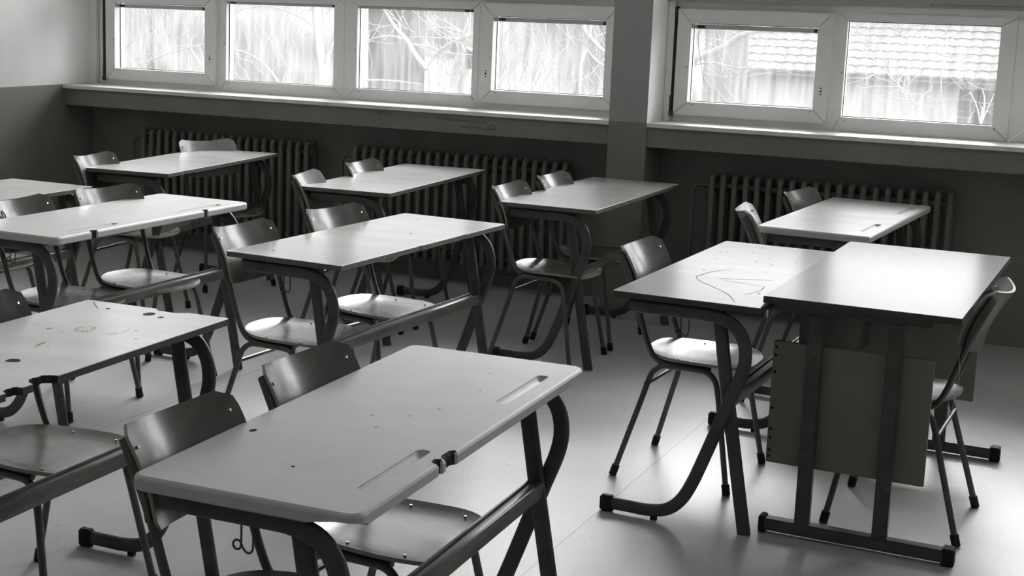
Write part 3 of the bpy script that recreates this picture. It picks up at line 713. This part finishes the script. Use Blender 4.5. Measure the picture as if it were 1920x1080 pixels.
def limb(b, pts, r0, r1, k=4, n=8, mi=0):
    P = crom(pts, k); sweep(b, P, circle(1, n), radii=[r0 + (r1 - r0) * i / (len(P) - 1) for i in range(len(P))], mi=mi)
def px(u, v, y):
    """point at depth y on the photo ray (u, v) -- used only to lay out the garden"""
    r = rt * ((u - 826.5) / 2760.5) - up * ((v - 491.4) / 2760.5) + fw; k = y / r.y
    return Vector((r.x * k, y, r.z * k + CAM_H))
def twigs(b, p, d, n, l, r, seed):
    random.seed(seed)
    for i in range(n):
        a = p + d * random.random(); q = [a]; dr = Vector((random.uniform(-1, 1), random.uniform(-.4, .4), random.uniform(-.4, 1))).normalized()
        for k in range(4): dr = (dr + Vector((random.uniform(-.4, .4), random.uniform(-.3, .3), random.uniform(-.3, .4)))).normalized(); q.append(q[-1] + dr * l / 4)
        sweep(b, q, circle(r, 5), radii=[1, .85, .7, .5, .25], cap=False)
def tree(name, y, trunk, r, branches, label, cat='tree', tw=(), patch=None, extend=True):
    T = [px(u, v, y) for u, v in trunk]
    base = Vector((T[0].x + (T[0].x - T[1].x) * .3, y, GZ)) if extend else None
    o = empty(name, (base or T[0])); L0 = Vector(o.location)
    pts = ([base] if extend else []) + T
    if trunk[-1][1] < 30: pts.append(pts[-1] + (pts[-1] - pts[-2]).normalized() * 2.5)
    b = bmesh.new(); limb(b, [p - L0 for p in pts], r * 1.15, r * .55, 5, 12); finish('trunk', b, M['bark'], o, True)
    for i, (br, rb) in enumerate(branches):
        b = bmesh.new(); Q = [px(u, v, y + .05 * i) - L0 for u, v in br]; limb(b, Q, rb, rb * .45, 4, 8)
        finish('branch', b, M['bark'], o, True)
    for i, (u0, v0, u1, v1, n, l, rr) in enumerate(tw):
        b = bmesh.new(); a = px(u0, v0, y) - L0; c = px(u1, v1, y) - L0; twigs(b, a, c - a, n, l, rr, i + int(u0)); s = finish('twigs', b, M['bark'], o); s['kind'] = 'stuff'
    if patch:
        b = bmesh.new(); limb(b, [px(u, v, y - .12) - L0 for u, v in patch], .09, .04, 4, 8); finish('bark_patch', b, M['bark_dark'], o, True)
    return tag(o, label, cat, 'bare trees outside the windows')
tree('birch_tree', 14, [(604, 165), (598, 90), (588, -20)], .060, [([(604, 140), (617, 100), (632, 50), (650, -10)], .026), ([(600, 60), (560, 30), (500, 12), (440, 20)], .010)],
     'slim white birch trunk standing behind the second window', tw=[(605, 100, 640, 40, 7, .8, .004), (440, 15, 540, 25, 7, .6, .003)])
tree('bare_tree', 12, [(809, 175), (803, 130)], .040, [([(800, 130), (780, 105), (762, 75), (740, 50), (712, 5)], .032), ([(804, 130), (815, 105), (845, 82), (880, 68), (900, 66)], .024),
     ([(765, 78), (735, 68), (700, 72), (672, 88)], .012), ([(775, 84), (800, 86), (830, 96)], .012), ([(752, 62), (745, 40), (725, 30)], .009), ([(862, 60), (835, 52), (800, 56)], .012), ([(750, 60), (730, 48), (690, 60)], .010), ([(880, 68), (850, 50), (815, 30)], .012)],
     'forked bare tree with spreading crooked branches behind the third window', tw=[(715, 10, 800, 80, 13, .7, .004), (815, 105, 890, 60, 15, .7, .004), (680, 80, 760, 70, 7, .5, .002)])
tree('bare_tree', 13, [(866, 215), (876, 130), (892, 60), (905, -10)], .055, [([(880, 120), (868, 90), (845, 60)], .012)], 'leaning tree with a rough dark bark patch at the right of the third window', patch=[(890, 95), (884, 110), (879, 128)], tw=[(868, 160, 880, 110, 7, .6, .004)])
tree('bare_tree', 12.5, [(682, 190), (684, 90), (686, -10)], .038, [([(684, 150), (740, 152), (790, 158)], .012)], 'straight pale trunk beside the left frame of the third window', tw=[(684, 120, 700, 20, 6, .5, .003)])
tree('bare_tree', 11, [(1083, 200), (1088, 120), (1105, 60), (1112, -10)], .022, [([(1088, 40), (1110, 75), (1150, 112)], .026), ([(1088, 120), (1105, 80), (1140, 60)], .02), ([(1100, 95), (1125, 120), (1160, 125)], .016)],
     'bare tree with crossing limbs behind the window left of the pillar', tw=[(1060, 60, 1140, 110, 18, .5, .003), (1000, 60, 1060, 160, 15, .5, .002)])
tree('bare_tree', 10.5, [(1215, 230), (1270, 130)], .036, [([(1270, 130), (1310, 108), (1355, 90), (1392, 66), (1450, 50), (1500, 40)], .032), ([(1290, 122), (1340, 118), (1385, 128), (1420, 120)], .009), ([(1395, 68), (1420, 72), (1440, 92)], .006), ([(1300, 112), (1330, 84), (1380, 60)], .009)],
     'thick snow-pale bough slanting across the window right of the pillar', tw=[(1300, 110, 1450, 55, 25, .5, .003), (1310, 180, 1400, 130, 20, .5, .003)])
tree('bare_tree', 12, [(170, 190), (205, 150)], .018, [([(205, 150), (262, 120), (330, 96), (398, 80), (440, 74)], .009), ([(398, 30), (372, 60), (352, 85), (345, 110)], .020), ([(352, 85), (375, 118), (395, 135)], .014), ([(235, 90), (265, 66), (320, 22)], .007)],
     'bare tree whose long thin branch arches through the leftmost window', tw=[(240, 110, 390, 85, 20, .5, .002), (340, 60, 395, 130, 10, .4, .002)])
tree('bare_tree', 12, [(540, 195), (522, 155)], .018, [([(522, 155), (500, 125), (468, 102), (432, 90)], .014), ([(530, 155), (536, 130), (546, 118)], .010)], 'bare tree with a downward curving branch behind the second window', tw=[(440, 95, 520, 150, 13, .4, .002)])
tree('bare_tree', 30, [(1770, 232), (1764, 150), (1775, 80), (1768, 10)], .012, [([(1680, 232), (1684, 160), (1678, 90)], .012), ([(1620, 200), (1625, 120), (1618, 60)], .010)], 'thin hanging twigs in front of the neighbouring house', cat='tree', tw=[(1600, 60, 1720, 200, 60, 1.0, .008), (1650, 40, 1850, 150, 50, 1.0, .008)])
tree('shrub', 27, [(1838, 240), (1842, 200)], .02, [([(1838, 230), (1830, 195), (1818, 172)], .016), ([(1840, 230), (1846, 190), (1842, 168)], .02), ([(1842, 225), (1858, 190), (1864, 175)], .014)], 'leafless shrub in front of the dark window of the house', cat='shrub', tw=[(1815, 225, 1860, 190, 14, .45, .004)])
# neighbouring house
t = empty('neighbouring_house', (-9, 40, GZ)); tag(t, 'pale rendered house with a tiled roof and one dark window outside', 'house'); L0 = Vector(t.location)
EZ = .21
def hp(o): o.location = Vector(o.location) - L0; return o
b = bmesh.new(); box(b, -16, 4, 40, 47, GZ - .1, EZ + .25); hp(finish('wall', b, M['house_wall'], t))
b = bmesh.new(); box(b, -16.2, 4.2, 39.62, 40, EZ - .12, EZ - .02); hp(finish('eave', b, M['soffit'], t))
b = bmesh.new(); nx = 360; rows = 26; x0, x1 = -16.3, 4.3; sl = math.tan(R(33)); run = .30
for r_ in range(rows):
    ya = 39.5 + r_ * run; za = EZ + r_ * run * sl; prev = None
    for i in range(nx + 1):
        x = x0 + (x1 - x0) * i / nx; wv = .030 * abs(math.sin(math.pi * x / .33))
        cur = (b.verts.new((x, ya, za - .035 + wv)), b.verts.new((x, ya, za + .025 + wv)), b.verts.new((x, ya + run + .02, za + run * sl + .0 + wv)))
        if prev: b.faces.new((prev[0], cur[0], cur[1], prev[1])); b.faces.new((prev[1], cur[1], cur[2], prev[2]))
        prev = cur
hp(finish('roof', b, M['tile'], t))
b = bmesh.new(); box(b, -4.63, -3.2, 39.97, 40.05, -.92, -.06); wf = hp(finish('window', b, M['dark_glass'], t))
